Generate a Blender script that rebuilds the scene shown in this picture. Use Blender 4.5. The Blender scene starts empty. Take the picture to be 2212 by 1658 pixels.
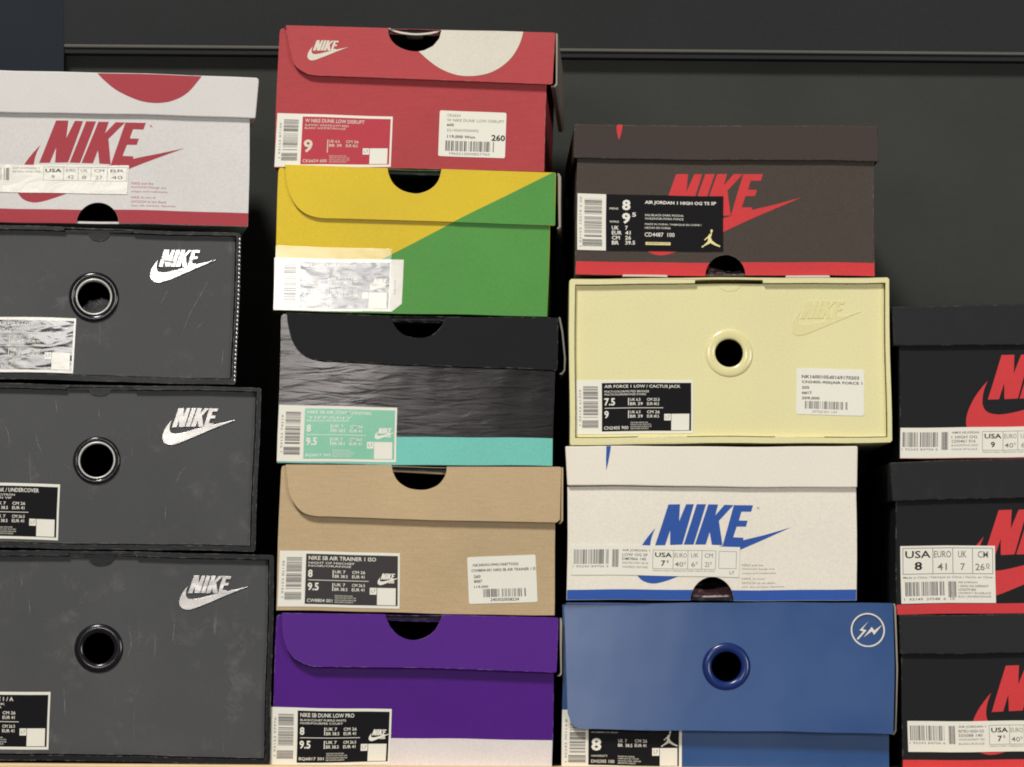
import bpy, bmesh, math, random
from mathutils import Vector
from mathutils.geometry import tessellate_polygon

# ------------------------------------------------------------------ scale
S = 0.00035            # metres per measured unit on the plane of the box fronts
X0, Y0 = 1106.0, 1655.0
D = 3.2                # camera distance to the box fronts
CAMX, CAMY = 1106.0, 1330.0

def W(px, py, y=0.0):
    return Vector(((px - X0) * S, y, (Y0 - py) * S))

scene = bpy.context.scene
col = scene.collection
random.seed(4)

# ------------------------------------------------------------------ camera
cd = bpy.data.cameras.new('camera')
cam = bpy.data.objects.new('camera', cd)
col.objects.link(cam)
cam.location = W(CAMX, CAMY, -D)
cam.rotation_euler = (math.radians(90), 0, 0)
cd.sensor_width = 36.0
cd.lens = 36.0 * D / (2212 * S)
cd.shift_x = (1106 - CAMX) / 2212
cd.shift_y = (CAMY - 829) / 2212
cd.clip_start = 0.05
cd.clip_end = 100
scene.camera = cam

# ------------------------------------------------------------------ light
world = bpy.data.worlds.new('World')
scene.world = world
world.use_nodes = True
world.node_tree.nodes['Background'].inputs[0].default_value = (0.85, 0.92, 1.0, 1)
world.node_tree.nodes['Background'].inputs[1].default_value = 0.11

def area(name, loc, target, sx, sy, power, color):
    ld = bpy.data.lights.new(name, 'AREA')
    ld.shape = 'RECTANGLE'; ld.size = sx; ld.size_y = sy
    ld.energy = power; ld.color = color
    o = bpy.data.objects.new(name, ld); col.objects.link(o)
    o.location = loc
    o.rotation_euler = (Vector(target) - Vector(loc)).to_track_quat('-Z', 'Y').to_euler()
    return o
area('ceiling_lamp', (-1.15, -3.0, 3.3), (0, 0, 0.25), 0.70, 0.70, 156, (1.0, 0.97, 0.915))
area('ceiling_tube', (-0.55, -3.3, 0.60), (-0.1, 0, 0.3), 0.72, 0.28, 10, (1.0, 0.97, 0.93))
area('fill_light', (1.9, -3.0, 0.25), (0, 0, 0.2), 0.9, 0.9, 28, (1.0, 0.97, 0.92))  # added soft fill, lifts the gaps and the right-hand boxes

scene.view_settings.view_transform = 'Standard'
scene.view_settings.look = 'None'
scene.view_settings.exposure = 0
scene.view_settings.gamma = 1
scene.view_settings.use_curve_mapping = False
scene.render.film_transparent = False
try:
    scene.cycles.filter_width = 1.9
    scene.cycles.max_bounces = 6
except Exception:
    pass

# ------------------------------------------------------------------ materials
def lin(c):
    c = c / 255.0
    return c / 12.92 if c <= 0.04045 else ((c + 0.055) / 1.055) ** 2.4
GAIN = 0.88            # what a white card sends back under these lamps
MATS = {}
def mat(name, rgb, rough=0.6, var=0.07, grain=0.08, bump=0.07, bscale=420, cvec=(70, 70, 170), cdet=2, metal=0.0, spec=0.4,
        coat=0.0, raw=False, scuff=0.0, crinkle=0.0, fibre=False, wear=0.0):
    if name in MATS: return MATS[name]
    m = bpy.data.materials.new(name); m.use_nodes = True
    nt = m.node_tree; N = nt.nodes; L = nt.links
    b = N['Principled BSDF']
    c = [lin(v) / (1.0 if raw else GAIN) for v in rgb]
    k_ = min(1.0, 0.87 / max(c)); c = [v * k_ for v in c]
    geo = N.new('ShaderNodeNewGeometry')
    def noise(scale, detail=3, vec=None, dist=0.0, rough_=0.55):
        n = N.new('ShaderNodeTexNoise'); n.inputs['Scale'].default_value = scale
        n.inputs['Detail'].default_value = detail; n.inputs['Distortion'].default_value = dist
        n.inputs['Roughness'].default_value = rough_
        L.new(vec if vec else geo.outputs['Position'], n.inputs['Vector']); return n
    def mp(scale, rot=(0, 0, 0)):
        k = N.new('ShaderNodeMapping'); k.inputs['Scale'].default_value = scale; k.inputs['Rotation'].default_value = rot
        L.new(geo.outputs['Position'], k.inputs['Vector']); return k.outputs[0]
    def mr(src, a, b_, c_, d_):
        r = N.new('ShaderNodeMapRange'); r.inputs[1].default_value = a; r.inputs[2].default_value = b_
        r.inputs[3].default_value = c_; r.inputs[4].default_value = d_; L.new(src, r.inputs[0]); return r.outputs[0]
    def math_(op, a, b_):
        q = N.new('ShaderNodeMath'); q.operation = op
        for i, v in enumerate((a, b_)):
            if isinstance(v, (int, float)): q.inputs[i].default_value = v
            else: L.new(v, q.inputs[i])
        return q.outputs[0]
    n1 = noise(9, 4); n2 = noise(900, 2)
    f = math_('MULTIPLY', mr(n1.outputs[0], 0.3, 0.7, 1 - var, 1 + var), mr(n2.outputs[0], 0.25, 0.75, 1 - grain, 1 + grain))
    if fibre:
        n3 = noise(1.0, 3, mp((60, 60, 900)))
        f = math_('MULTIPLY', f, mr(n3.outputs[0], 0.3, 0.7, 0.95, 1.05))
    vm = N.new('ShaderNodeVectorMath'); vm.operation = 'SCALE'
    vm.inputs[0].default_value = c; L.new(f, vm.inputs['Scale'])
    cout = vm.outputs[0]
    if scuff > 0:
        total = None
        for rot, sc, off in (((0, 0.35, 0), (260, 1, 9), 0.0), ((0, -0.5, 0), (340, 1, 14), 3.0), ((0, 0.1, 0), (180, 1, 22), 7.0), ((0, 1.2, 0), (300, 1, 16), 9.0)):
            k = N.new('ShaderNodeMapping'); k.inputs['Scale'].default_value = sc; k.inputs['Rotation'].default_value = rot
            k.inputs['Location'].default_value = (off, off, off)
            L.new(geo.outputs['Position'], k.inputs['Vector'])
            n = noise(1.0, 2, k.outputs[0], 0.7)
            r = mr(n.outputs[0], 0.70, 0.80, 0, 1)
            total = r if total is None else math_('MAXIMUM', total, r)
        patch = mr(noise(26, 3).outputs[0], 0.50, 0.66, 0.0, 1)
        dust = math_('MULTIPLY', mr(noise(60, 5, None, 0.4, 0.7).outputs[0], 0.52, 0.75, 0, 1), patch)
        t = math_('ADD', math_('MULTIPLY', math_('MULTIPLY', total, patch), 0.40 * scuff), math_('MULTIPLY', dust, 0.22 * scuff))
        mx = N.new('ShaderNodeMix'); mx.data_type = 'RGBA'
        L.new(t, mx.inputs[0]); L.new(cout, mx.inputs[6]); mx.inputs[7].default_value = (0.34, 0.32, 0.29, 1)
        cout = mx.outputs[2]
    if 'board' in name or 'card' in name or 'lid' in name:
        bv = N.new('ShaderNodeBevel'); bv.samples = 4; bv.inputs['Radius'].default_value = 0.0012
        dp = N.new('ShaderNodeVectorMath'); dp.operation = 'DOT_PRODUCT'
        L.new(bv.outputs[0], dp.inputs[0]); L.new(geo.outputs['Normal'], dp.inputs[1])
        edge = mr(dp.outputs['Value'], 0.80, 0.985, 1, 0)
        chips = mr(noise(150, 3, None, 0.3, 0.65).outputs[0], 0.50, 0.62, 0.0, 1)
        mw = N.new('ShaderNodeMix'); mw.data_type = 'RGBA'
        L.new(math_('MULTIPLY', math_('MULTIPLY', edge, chips), 0.55), mw.inputs[0]); L.new(cout, mw.inputs[6]); mw.inputs[7].default_value = (0.42, 0.38, 0.33, 1)
        cout = mw.outputs[2]
    L.new(cout, b.inputs['Base Color'])
    b.inputs['Metallic'].default_value = metal
    b.inputs['Specular IOR Level'].default_value = spec
    L.new(mr(n1.outputs[0], 0.3, 0.7, max(0.03, rough - 0.05), min(1, rough + 0.05)), b.inputs['Roughness'])
    if coat:
        b.inputs['Coat Weight'].default_value = coat; b.inputs['Coat Roughness'].default_value = 0.12
    bp = N.new('ShaderNodeBump'); bp.inputs['Strength'].default_value = bump; bp.inputs['Distance'].default_value = 0.0006
    L.new(noise(bscale, 3).outputs[0], bp.inputs['Height'])
    last = bp
    b2 = N.new('ShaderNodeBump'); b2.inputs['Strength'].default_value = 0.25; b2.inputs['Distance'].default_value = 0.002
    L.new(noise(14, 2).outputs[0], b2.inputs['Height']); L.new(last.outputs[0], b2.inputs['Normal']); last = b2
    if crinkle > 0:
        n5 = noise(1.0, cdet, mp(cvec), 0.6, 0.5)
        b3 = N.new('ShaderNodeBump'); b3.inputs['Strength'].default_value = 1.0; b3.inputs['Distance'].default_value = crinkle
        L.new(n5.outputs[0], b3.inputs['Height']); L.new(last.outputs[0], b3.inputs['Normal']); last = b3
    L.new(last.outputs[0], b.inputs['Normal'])
    MATS[name] = m
    return m

white_left = mat('white_card', (206, 202, 198), 0.55)
red_ink    = mat('red_ink', (160, 52, 62), 0.6)
red_board  = mat('red_board', (168, 56, 60), 0.6, fibre=True)
cream_ink  = mat('off_white_ink', (206, 200, 184), 0.6)
yellow     = mat('yellow_board', (210, 180, 28), 0.42)
green      = mat('green_board', (74, 140, 58), 0.42)
black_flap = mat('matte_black_board', (24, 25, 26), 0.7, spec=0.15)
foil       = mat('crinkled_black_film', (48, 46, 46), 0.17, var=0.06, grain=0.02, metal=0.7, spec=0.6, crinkle=0.00015, cvec=(34, 34, 190), cdet=2, bump=0.0)
teal       = mat('teal_ink', (108, 188, 174), 0.35)
kraft      = mat('kraft_board', (184, 160, 124), 0.75, spec=0.25, fibre=True, var=0.08)
purple     = mat('purple_board', (74, 14, 122), 0.45, spec=0.25)
lilac      = mat('pale_grey_ink', (216, 208, 206), 0.55)
brown      = mat('dark_brown_board', (72, 64, 57), 0.85, grain=0.14, spec=0.25)
brown_lid  = mat('dark_brown_lid', (66, 57, 53), 0.85, grain=0.14, spec=0.25)
scarlet    = mat('scarlet_ink', (200, 48, 52), 0.6)
cream      = mat('pale_yellow_board', (220, 212, 160), 0.5, var=0.03)
cream_gloss= mat('pale_yellow_gloss', (222, 213, 158), 0.2, var=0.03, coat=0.4, bump=0.0)
warm_white = mat('warm_white_board', (228, 220, 205), 0.6, var=0.035)
royal      = mat('royal_blue_ink', (32, 78, 158), 0.5)
navy       = mat('satin_blue_paper', (16, 66, 122), 0.30, spec=1.0, bump=0.03, grain=0.04)
navy_gloss = mat('glossy_blue_plastic', (20, 42, 100), 0.26, coat=0.3, bump=0.0)
drawer_blk = mat('charcoal_board', (72, 72, 73), 0.62, spec=0.3, scuff=1.15, grain=0.12, var=0.12)
sleeve_blk = mat('black_sleeve_board', (12, 12, 15), 0.32, spec=0.3, grain=0.12)
lid_blk    = mat('black_lid_board', (34, 35, 36), 0.65, spec=0.2, grain=0.12, scuff=0.12)
body_blk   = mat('black_body_board', (29, 30, 31), 0.7, spec=0.15, grain=0.12)
black_gl   = mat('glossy_black_plastic', (20, 17, 20), 0.16, coat=0.3)
chrome     = mat('satin_nickel', (225, 222, 216), 0.35, metal=0.35, raw=True, var=0.02)
foil_dim   = mat('wrinkled_silver_foil', (190, 186, 184), 0.26, metal=1.0, raw=True, crinkle=0.0006, cvec=(50, 50, 110), cdet=1, bump=0.0)
scratch    = mat('scratch_mark', (120, 119, 113), 0.7)
foil_logo  = mat('silver_foil', (205, 201, 197), 0.34, metal=1.0, raw=True, crinkle=0.0003, cvec=(45, 45, 90), cdet=1, bump=0.0)
edge_grey  = mat('grey_cut_edge', (150, 142, 128), 0.7)
edge_dark  = mat('dark_cut_edge', (120, 116, 106), 0.35)
inner      = mat('shaded_inner_board', (34, 32, 32), 0.9)  # dark colour stands in for the shade inside the boxes
paper      = mat('label_paper', (230, 226, 212), 0.45, var=0.03, grain=0.03)
paper_glos = mat('glossy_label_paper', (218, 214, 202), 0.2, var=0.03, grain=0.03, coat=0.35, crinkle=0.0005, cvec=(60, 60, 90), bump=0.0)
ink        = mat('label_black', (15, 13, 17), 0.5, var=0.03, spec=0.15)
ink_gloss  = mat('glossy_label_black', (16, 10, 15), 0.14, spec=0.9, crinkle=0.00030, cvec=(60, 60, 150), cdet=1, bump=0.0)
inkgrey    = mat('label_grey_ink', (120, 114, 108), 0.6, var=0.1)
barink     = mat('barcode_ink', (92, 86, 86), 0.6, var=0.1)
barink2    = mat('barcode_light_ink', (150, 144, 138), 0.6)
lab_red    = mat('label_red', (176, 48, 62), 0.45)
lab_green  = mat('label_green', (116, 184, 152), 0.26, coat=0.3)
lab_char   = mat('label_charcoal', (52, 48, 48), 0.45, spec=0.3)
gold       = mat('gold_ink', (226, 214, 150), 0.4)
wall_m     = mat('dark_wall_paint', (60, 61, 58), 0.9, spec=0.15, grain=0.12, bump=0.5, bscale=180, var=0.10)
wall_up    = mat('upper_wall_paint', (44, 46, 46), 0.9, spec=0.15, grain=0.10, bump=0.5, bscale=180)
wall_lip   = mat('moulding_highlight', (88, 86, 80), 0.7, grain=0.10)  # lighter tone paints the highlight along the rounded lip
pillar_m   = mat('blue_grey_paint', (38, 42, 48), 0.9, spec=0.15, grain=0.10)
wood       = mat('pale_wood', (232, 200, 152), 0.5, fibre=True)
tissue     = mat('tissue_paper', (200, 180, 178), 0.7, crinkle=0.001)
tissue_pink= mat('pink_tissue', (176, 128, 138), 0.7, crinkle=0.001)
tissue_dark= mat('dark_tissue', (44, 36, 48), 0.7)
tissue_grey= mat('grey_tissue', (225, 225, 224), 0.6, crinkle=0.001)

def tape_material():
    m = bpy.data.materials.new('clear_tape'); m.use_nodes = True
    nt = m.node_tree; N = nt.nodes; L = nt.links
    out = N['Material Output']; N.remove(N['Principled BSDF'])
    t = N.new('ShaderNodeBsdfTransparent'); g = N.new('ShaderNodeBsdfGlossy'); g.inputs['Roughness'].default_value = 0.22
    g.inputs['Color'].default_value = (1, 1, 1, 1)
    mx = N.new('ShaderNodeMixShader'); mx.inputs[0].default_value = 0.11
    geo = N.new('ShaderNodeNewGeometry'); k = N.new('ShaderNodeMapping'); k.inputs['Scale'].default_value = (40, 40, 90)
    L.new(geo.outputs['Position'], k.inputs[0])
    n = N.new('ShaderNodeTexNoise'); n.inputs['Scale'].default_value = 1.0; n.inputs['Detail'].default_value = 4
    L.new(k.outputs[0], n.inputs['Vector'])
    b = N.new('ShaderNodeBump'); b.inputs['Distance'].default_value = 0.0002; b.inputs['Strength'].default_value = 1
    L.new(n.outputs[0], b.inputs['Height']); L.new(b.outputs[0], g.inputs['Normal'])
    L.new(t.outputs[0], mx.inputs[1]); L.new(g.outputs[0], mx.inputs[2]); L.new(mx.outputs[0], out.inputs[0])
    return m
tape_m = tape_material()

# ------------------------------------------------------------------ measured regions -> units
K = 0.731240
REG = {'A1': (0, 150, 820 / 2212), 'A2': (0, 660, 820 / 2212), 'A3': (0, 1120, 820 / 2212), 'A4': (0, 1600, 820 / 2038),
       'B1': (780, 40, 920 / 2212), 'B2': (780, 460, 920 / 2212), 'B3': (780, 900, 920 / 2212), 'B4': (780, 1340, 920 / 2212),
       'B5': (780, 1780, 920 / 2212), 'C1': (1640, 340, 1040 / 2212), 'C2': (1640, 800, 1040 / 2212),
       'C3': (1640, 1290, 1040 / 2212), 'C4': (1640, 1750, 1040 / 2212), 'D1': (2580, 860, 445 / 1366),
       'D2': (2580, 1340, 445 / 1476), 'D3': (2580, 1780, 445 / 1515)}
def u(r, x, y):
    a, b, k = REG[r]
    return ((a + x * k) * K, (b + y * k) * K)
def us(r, pts): return [u(r, x, y) for x, y in pts]
def uk(r): return REG[r][2] * K

# ------------------------------------------------------------------ mesh builder
class Frame:
    """tiny per-box settings: origin of the thing, sideways lean of the box depth"""
    def __init__(s, root, lean=0.0):
        s.root, s.lean = root, lean
        s.ph = (root.location.x * 37.0 + root.location.z * 91.0) % 6.28
    def pt(s, px, py, y):
        # hand-folded board is never quite straight
        dx = 0.9 * math.sin(py * 0.019 + s.ph)
        dy = 1.0 * math.sin(px * 0.011 + 2 * s.ph) + 0.45 * math.sin(px * 0.033 + s.ph)
        v = W(px + dx, py + dy, y); v.x += y * s.lean
        return v - s.root.location

def dense(p, step=45.0):
    if len(p) > 60: return p
    o = []
    for i in range(len(p)):
        a, b = p[i], p[(i + 1) % len(p)]; k = max(1, int(math.dist(a, b) / step))
        o += [(a[0] + (b[0] - a[0]) * j / k, a[1] + (b[1] - a[1]) * j / k) for j in range(k)]
    return o

class M:
    def __init__(s, fr): s.fr = fr; s.v = []; s.f = []; s.m = []; s.mats = []; s.smooth = []
    def mi(s, m):
        if m not in s.mats: s.mats.append(m)
        return s.mats.index(m)
    def add(s, vs, fs, m, sm=False):
        o = len(s.v); s.v += [tuple(p) for p in vs]; i = s.mi(m)
        for f in fs: s.f.append([o + a for a in f]); s.m.append(i); s.smooth.append(sm)
    def prism(s, poly, y0, y1, m, tilt=None):
        # y0 front, y1 back; tilt=(ytop, h, amount) pushes the front outward towards the bottom
        def dy(py): return 0 if not tilt else -tilt[2] * min(1, max(0, (py - tilt[0]) / tilt[1]))
        poly = dense(poly); n = len(poly)
        if sum(poly[i][0] * poly[(i + 1) % n][1] - poly[(i + 1) % n][0] * poly[i][1] for i in range(n)) > 0: poly = poly[::-1]
        a = [s.fr.pt(x, y, y0 + dy(y)) for x, y in poly]; b = [s.fr.pt(x, y, y1 + dy(y)) for x, y in poly]
        fs = [list(range(n)), [n + i for i in reversed(range(n))]]
        for i in range(n): j = (i + 1) % n; fs.append([i, n + i, n + j, j])
        s.add(a + b, fs, m)
    def sheet(s, poly, y, m, tilt=None):
        def dy(py): return 0 if not tilt else -tilt[2] * min(1, max(0, (py - tilt[0]) / tilt[1]))
        poly = dense(poly); n = len(poly)
        if sum(poly[i][0] * poly[(i + 1) % n][1] - poly[(i + 1) % n][0] * poly[i][1] for i in range(n)) > 0: poly = poly[::-1]
        s.add([s.fr.pt(x, yy, y + dy(yy)) for x, yy in poly], [list(range(n))], m)
    def holed(s, outer, hole, y0, y1, m):
        outer = dense(outer); hole = dense(hole)
        vs = [Vector((x, y, 0)) for x, y in outer + hole]; n = len(outer); k = len(hole)
        tris = tessellate_polygon([[Vector((x, y, 0)) for x, y in outer], [Vector((x, y, 0)) for x, y in hole]])
        al = outer + hole
        a = [s.fr.pt(x, y, y0) for x, y in al]; b = [s.fr.pt(x, y, y1) for x, y in al]; t = n + k
        fs = []
        for tr in tris:
            p = [al[i] for i in tr]
            ar = (p[1][0] - p[0][0]) * (p[2][1] - p[0][1]) - (p[2][0] - p[0][0]) * (p[1][1] - p[0][1])
            q = list(tr) if ar < 0 else list(tr)[::-1]
            fs.append(q); fs.append([t + i for i in reversed(q)])
        for st, ln in ((0, n), (n, k)):
            for i in range(ln):
                fs.append([st + i, t + st + i, t + st + (i + 1) % ln, st + (i + 1) % ln])
        s.add(a + b, fs, m)
    def build(s, name, parent, bevel=0.0, label=None):
        me = bpy.data.meshes.new(name); me.from_pydata(s.v, [], s.f)
        for m in s.mats: me.materials.append(m)
        for p, i, sm in zip(me.polygons, s.m, s.smooth): p.material_index = i; p.use_smooth = sm
        if bevel:
            bm = bmesh.new(); bm.from_mesh(me); bmesh.ops.recalc_face_normals(bm, faces=[f for f in bm.faces if any(not e.is_boundary for e in f.edges)])
            bm.to_mesh(me); bm.free()
        me.update()
        o = bpy.data.objects.new(name, me); col.objects.link(o)
        o.parent = parent
        if parent and parent.type == 'MESH': pass
        if bevel:
            b = o.modifiers.new('bevel', 'BEVEL'); b.width = bevel; b.segments = 2; b.limit_method = 'ANGLE'; b.angle_limit = math.radians(50)
        if label: o['label'] = label
        return o

def thing(name, label, cat, px, py, group=None, lean=0.0):
    o = bpy.data.objects.new(name, None); col.objects.link(o)
    o.empty_display_size = 0.03
    o.location = W(px, py, 0.15)
    o['label'] = label; o['category'] = cat
    if group: o['group'] = group
    return o, Frame(o, lean)

def arc(cx, cy, r, a0, a1, n, ry=None):
    ry = ry or r
    return [(cx + r * math.cos(math.radians(a0 + (a1 - a0) * i / n)), cy + ry * math.sin(math.radians(a0 + (a1 - a0) * i / n))) for i in range(n + 1)]
def circle(cx, cy, r, n=56, ry=None): return arc(cx, cy, r, 0, 360, n, ry)[:-1]
def smooth(pts, n=5, closed=False):
    out = []; k = len(pts)
    rng = range(k if closed else k - 1)
    for i in rng:
        if closed: p = [pts[(i + j) % k] for j in (-1, 0, 1, 2)]
        else: p = [pts[max(0, i - 1)], pts[i], pts[i + 1], pts[min(k - 1, i + 2)]]
        for q in range(n):
            t = q / n
            out.append(tuple(0.5 * (2 * p[1][a] + (p[2][a] - p[0][a]) * t + (2 * p[0][a] - 5 * p[1][a] + 4 * p[2][a] - p[3][a]) * t * t
                        + (3 * p[1][a] - p[0][a] - 3 * p[2][a] + p[3][a]) * t ** 3) for a in (0, 1)))
    if not closed: out.append(pts[-1])
    return out

from mathutils.geometry import delaunay_2d_cdt
def warped(mb, outer, hole, thick, m, fn, step=14.0):
    """a board panel that is not quite flat: dense front and back sheets joined round the rims"""
    def dens(p):
        o = []
        for i in range(len(p)):
            a, b = p[i], p[(i + 1) % len(p)]; k = max(1, int(math.dist(a, b) / step))
            o += [(a[0] + (b[0] - a[0]) * j / k, a[1] + (b[1] - a[1]) * j / k) for j in range(k)]
        return o
    outer = dens(outer); n, k = len(outer), len(hole)
    pts = outer + hole
    edges = [(i, (i + 1) % n) for i in range(n)] + [(n + i, n + (i + 1) % k) for i in range(k)]
    xs = [p[0] for p in outer]; ys = [p[1] for p in outer]
    hx_ = sum(p[0] for p in hole) / k; hy_ = sum(p[1] for p in hole) / k; hr = math.dist(hole[0], (hx_, hy_))
    x = min(xs) + step * 0.6
    while x < max(xs):
        y = min(ys) + step * 0.6
        while y < max(ys):
            if math.dist((x, y), (hx_, hy_)) > hr + 3: pts.append((x, y))
            y += step
        x += step
    vs, es, fs, *_ = delaunay_2d_cdt([Vector(p) for p in pts], edges, [], 1, 1e-5)
    def inside(c, poly):
        r_ = False
        for i in range(len(poly)):
            a, b = poly[i], poly[i - 1]
            if (a[1] > c[1]) != (b[1] > c[1]) and c[0] < (b[0] - a[0]) * (c[1] - a[1]) / (b[1] - a[1]) + a[0]: r_ = not r_
        return r_
    keep = []
    for f in fs:
        c = (sum(vs[i][0] for i in f) / len(f), sum(vs[i][1] for i in f) / len(f))
        if inside(c, outer) and not inside(c, hole):
            ar = sum(vs[f[i]][0] * vs[f[(i + 1) % len(f)]][1] - vs[f[(i + 1) % len(f)]][0] * vs[f[i]][1] for i in range(len(f)))
            keep.append(list(f) if ar < 0 else list(f)[::-1])
    a = [mb.fr.pt(v[0], v[1], fn(v[0], v[1])) for v in vs]; t = len(a)
    b = [mb.fr.pt(v[0], v[1], fn(v[0], v[1]) + thick) for v in vs]
    mb.add(a, keep, m, True)
    mb.add(b, [f[::-1] for f in keep], m, True)
    cnt = {}
    for f in keep:
        for i in range(len(f)):
            e = (f[i], f[(i + 1) % len(f)]); cnt[tuple(sorted(e))] = cnt.get(tuple(sorted(e)), 0) + 1
    rim = []
    for f in keep:
        for i in range(len(f)):
            e = (f[i], f[(i + 1) % len(f)])
            if cnt[tuple(sorted(e))] == 1: rim.append([e[1], e[0], t + e[0], t + e[1]])
    mb.add(a + b, rim, m)

def ring(m_, cx, cy, r_in, r_out, height, base_y, mt, seg=72, prof=10, dip=0.006):
    """a rolled ring round a finger hole; bulges forward, then turns back into the hole"""
    fr = m_.fr; vs = []; fs = []
    P = []
    for i in range(prof + 1):
        t = math.pi * i / prof
        r = (r_out + r_in) / 2 + (r_out - r_in) / 2 * math.cos(t)
        P.append((r, base_y - height * math.sin(t) ** 0.8))
    P.append((r_in, base_y + dip))
    k = len(P)
    for a in range(seg):
        th = 2 * math.pi * a / seg
        for r, y in P: vs.append(fr.pt(cx + r * math.cos(th), cy + r * math.sin(th), y))
    for a in range(seg):
        b = (a + 1) % seg
        for i in range(k - 1): fs.append([a * k + i, a * k + i + 1, b * k + i + 1, b * k + i])
    m_.add(vs, fs, mt, True)

# ------------------------------------------------------------------ lettering
TC = {}
def glyphs(s, bold):
    key = (s, bold)
    if key in TC: return TC[key]
    c = bpy.data.curves.new('t', 'FONT'); c.body = s; c.resolution_u = 2; c.size = 1.0
    c.offset = 0.022 * bold
    o = bpy.data.objects.new('t', c); col.objects.link(o)
    me = o.to_mesh()
    vs = [(v.co.x, v.co.y) for v in me.vertices]; fs = [list(p.vertices) for p in me.polygons]
    o.to_mesh_clear(); bpy.data.objects.remove(o); bpy.data.curves.remove(c)
    x0 = min(v[0] for v in vs); x1 = max(v[0] for v in vs); y0 = min(v[1] for v in vs); y1 = max(v[1] for v in vs)
    TC[key] = ([((x - x0) / (x1 - x0), 1 - (y - y0) / (y1 - y0)) for x, y in vs], fs)
    return TC[key]

class Lab:
    """a printed sheet: local w x h coordinates stretched over a four-cornered patch"""
    def __init__(s, mb, quad, w, h, y, step=0.00007, tilt=None):
        s.mb, s.q, s.w, s.h, s.y, s.st = mb, quad, w, h, y, step
    def p(s, x, y):
        a, b = x / s.w, y / s.h; q = s.q
        return tuple((1 - b) * ((1 - a) * q[0][i] + a * q[1][i]) + b * ((1 - a) * q[3][i] + a * q[2][i]) for i in (0, 1))
    def rect(s, x0, y0, x1, y1, m, l=1):
        s.mb.sheet([s.p(x0, y0), s.p(x1, y0), s.p(x1, y1), s.p(x0, y1)], s.y - l * s.st, m)
    def poly(s, pts, m, l=2): s.mb.sheet([s.p(*q) for q in pts], s.y - l * s.st, m)
    def frame(s, x0, y0, x1, y1, t, m, l=2):
        s.rect(x0, y0, x1, y0 + t, m, l); s.rect(x0, y1 - t, x1, y1, m, l)
        s.rect(x0, y0 + t, x0 + t, y1 - t, m, l); s.rect(x1 - t, y0 + t, x1, y1 - t, m, l)
    def text(s, t, x0, y0, x1, y1, m, l=3, bold=1, vert=False):
        vs, fs = glyphs(t, bold)
        out = []
        for a, b in vs:
            if vert: q = s.p(x0 + b * (x1 - x0), y1 - a * (y1 - y0))
            else: q = s.p(x0 + a * (x1 - x0), y0 + b * (y1 - y0))
            out.append(s.mb.fr.pt(q[0], q[1], s.y - l * s.st))
        s.mb.add(out, fs, m)
    def bars(s, x0, y0, x1, y1, horizontal, l=2, seed=1, m=None):
        r = random.Random(seed); a, b = (y0, y1) if horizontal else (x0, x1)
        t = a; i = 0; n = 0
        while t < b - 2:
            w = r.choice((0.9, 1.4, 1.8, 2.8)) * (b - a) / 100
            g = r.choice((0.8, 1.0, 1.6, 2.6)) * (b - a) / 100
            e = min(b, t + w); mt = m or (barink if r.random() > 0.25 else barink2)
            if horizontal: s.rect(x0, t, x1, e, mt, l)
            else: s.rect(t, y0, e, y1, mt, l)
            t = e + g; n += 1
            if n in (13, 27): t += (b - a) * 0.035

NIKE_REF = dict(
    N=[(450,552),(548,553),(528,695),(600,555),(665,557),(540,887),(437,888),(447,765),(395,888),(310,888)],
    I=[(690,558),(768,560),(635,891),(553,888)],
    K=[(788,562),(870,565),(838,655),(925,568),(1000,572),(865,700),(880,902),(790,897),(780,790),(738,894),(648,891)],
    E=[(1003,572),(1165,577),(1145,630),(1062,627),(1035,700),(1108,703),(1090,752),(1012,750),(975,838),(1062,843),(1050,908),(882,903)])
SW_OUT = [(1470,775),(1250,858),(1035,940),(780,1042),(560,1125),(400,1180),(290,1203),(210,1190),(160,1155),(135,1110),(130,1050),(150,975),(200,885),(255,815),(322,745)]
SW_IN = [(322,745),(290,810),(272,870),(268,930),(290,975),(340,998),(420,1002),(560,980),(800,925),(1065,862),(1250,825),(1470,775)]
def logo_polys(ox, oy, h, slope=0.0, shear=0.35, wide=1.0):
    k = h / 336.0
    def T(p):
        x, y = p[0] - 310, p[1] - 888
        y -= 0.033 * x
        x = x + 0.41 * y; x = x - shear * y
        return (ox + x * k * wide, oy + y * k + slope * x * k * wide)
    polys = [[T(p) for p in NIKE_REF[c]] for c in 'NIKE']
    sw = smooth(SW_OUT, 5)[:-1] + smooth(SW_IN, 5)[:-1]
    polys.append([T(p) for p in sw])
    return polys
def logo(fr, parent, ox, oy, h, y, m, slope=0.0, shear=0.35, wide=1.0, thick=0.00015, name='logo', bevel=0, tilt=None):
    mb = M(fr)
    for i, p in enumerate(logo_polys(ox, oy, h, slope, shear, wide)):
        e = 0.00004 if i == 4 else 0
        if thick > 0.0002: mb.prism(p, y - thick + e, y, m)
        else: mb.sheet(p, y - thick + e, m, tilt)
    return mb.build(name, parent, bevel)

def jumper(L, x, y, h, m, l=3):
    P = [(52,0),(60,2),(61,12),(57,16),(55,30),(50,46),(54,52),(58,62),(78,78),(96,88),(100,86),(99,97),(93,95),(70,86),(48,74),(34,82),(12,92),(8,99),(0,95),(4,90),(10,88),(30,70),(36,60),(36,48),(28,52),(20,60),(15,57),(26,46),(36,38),(40,30),(44,24),(50,28),(51,18),(49,10)]
    L.poly([(x + a * h / 100, y + b * h / 100) for a, b in P], m, l)

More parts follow.
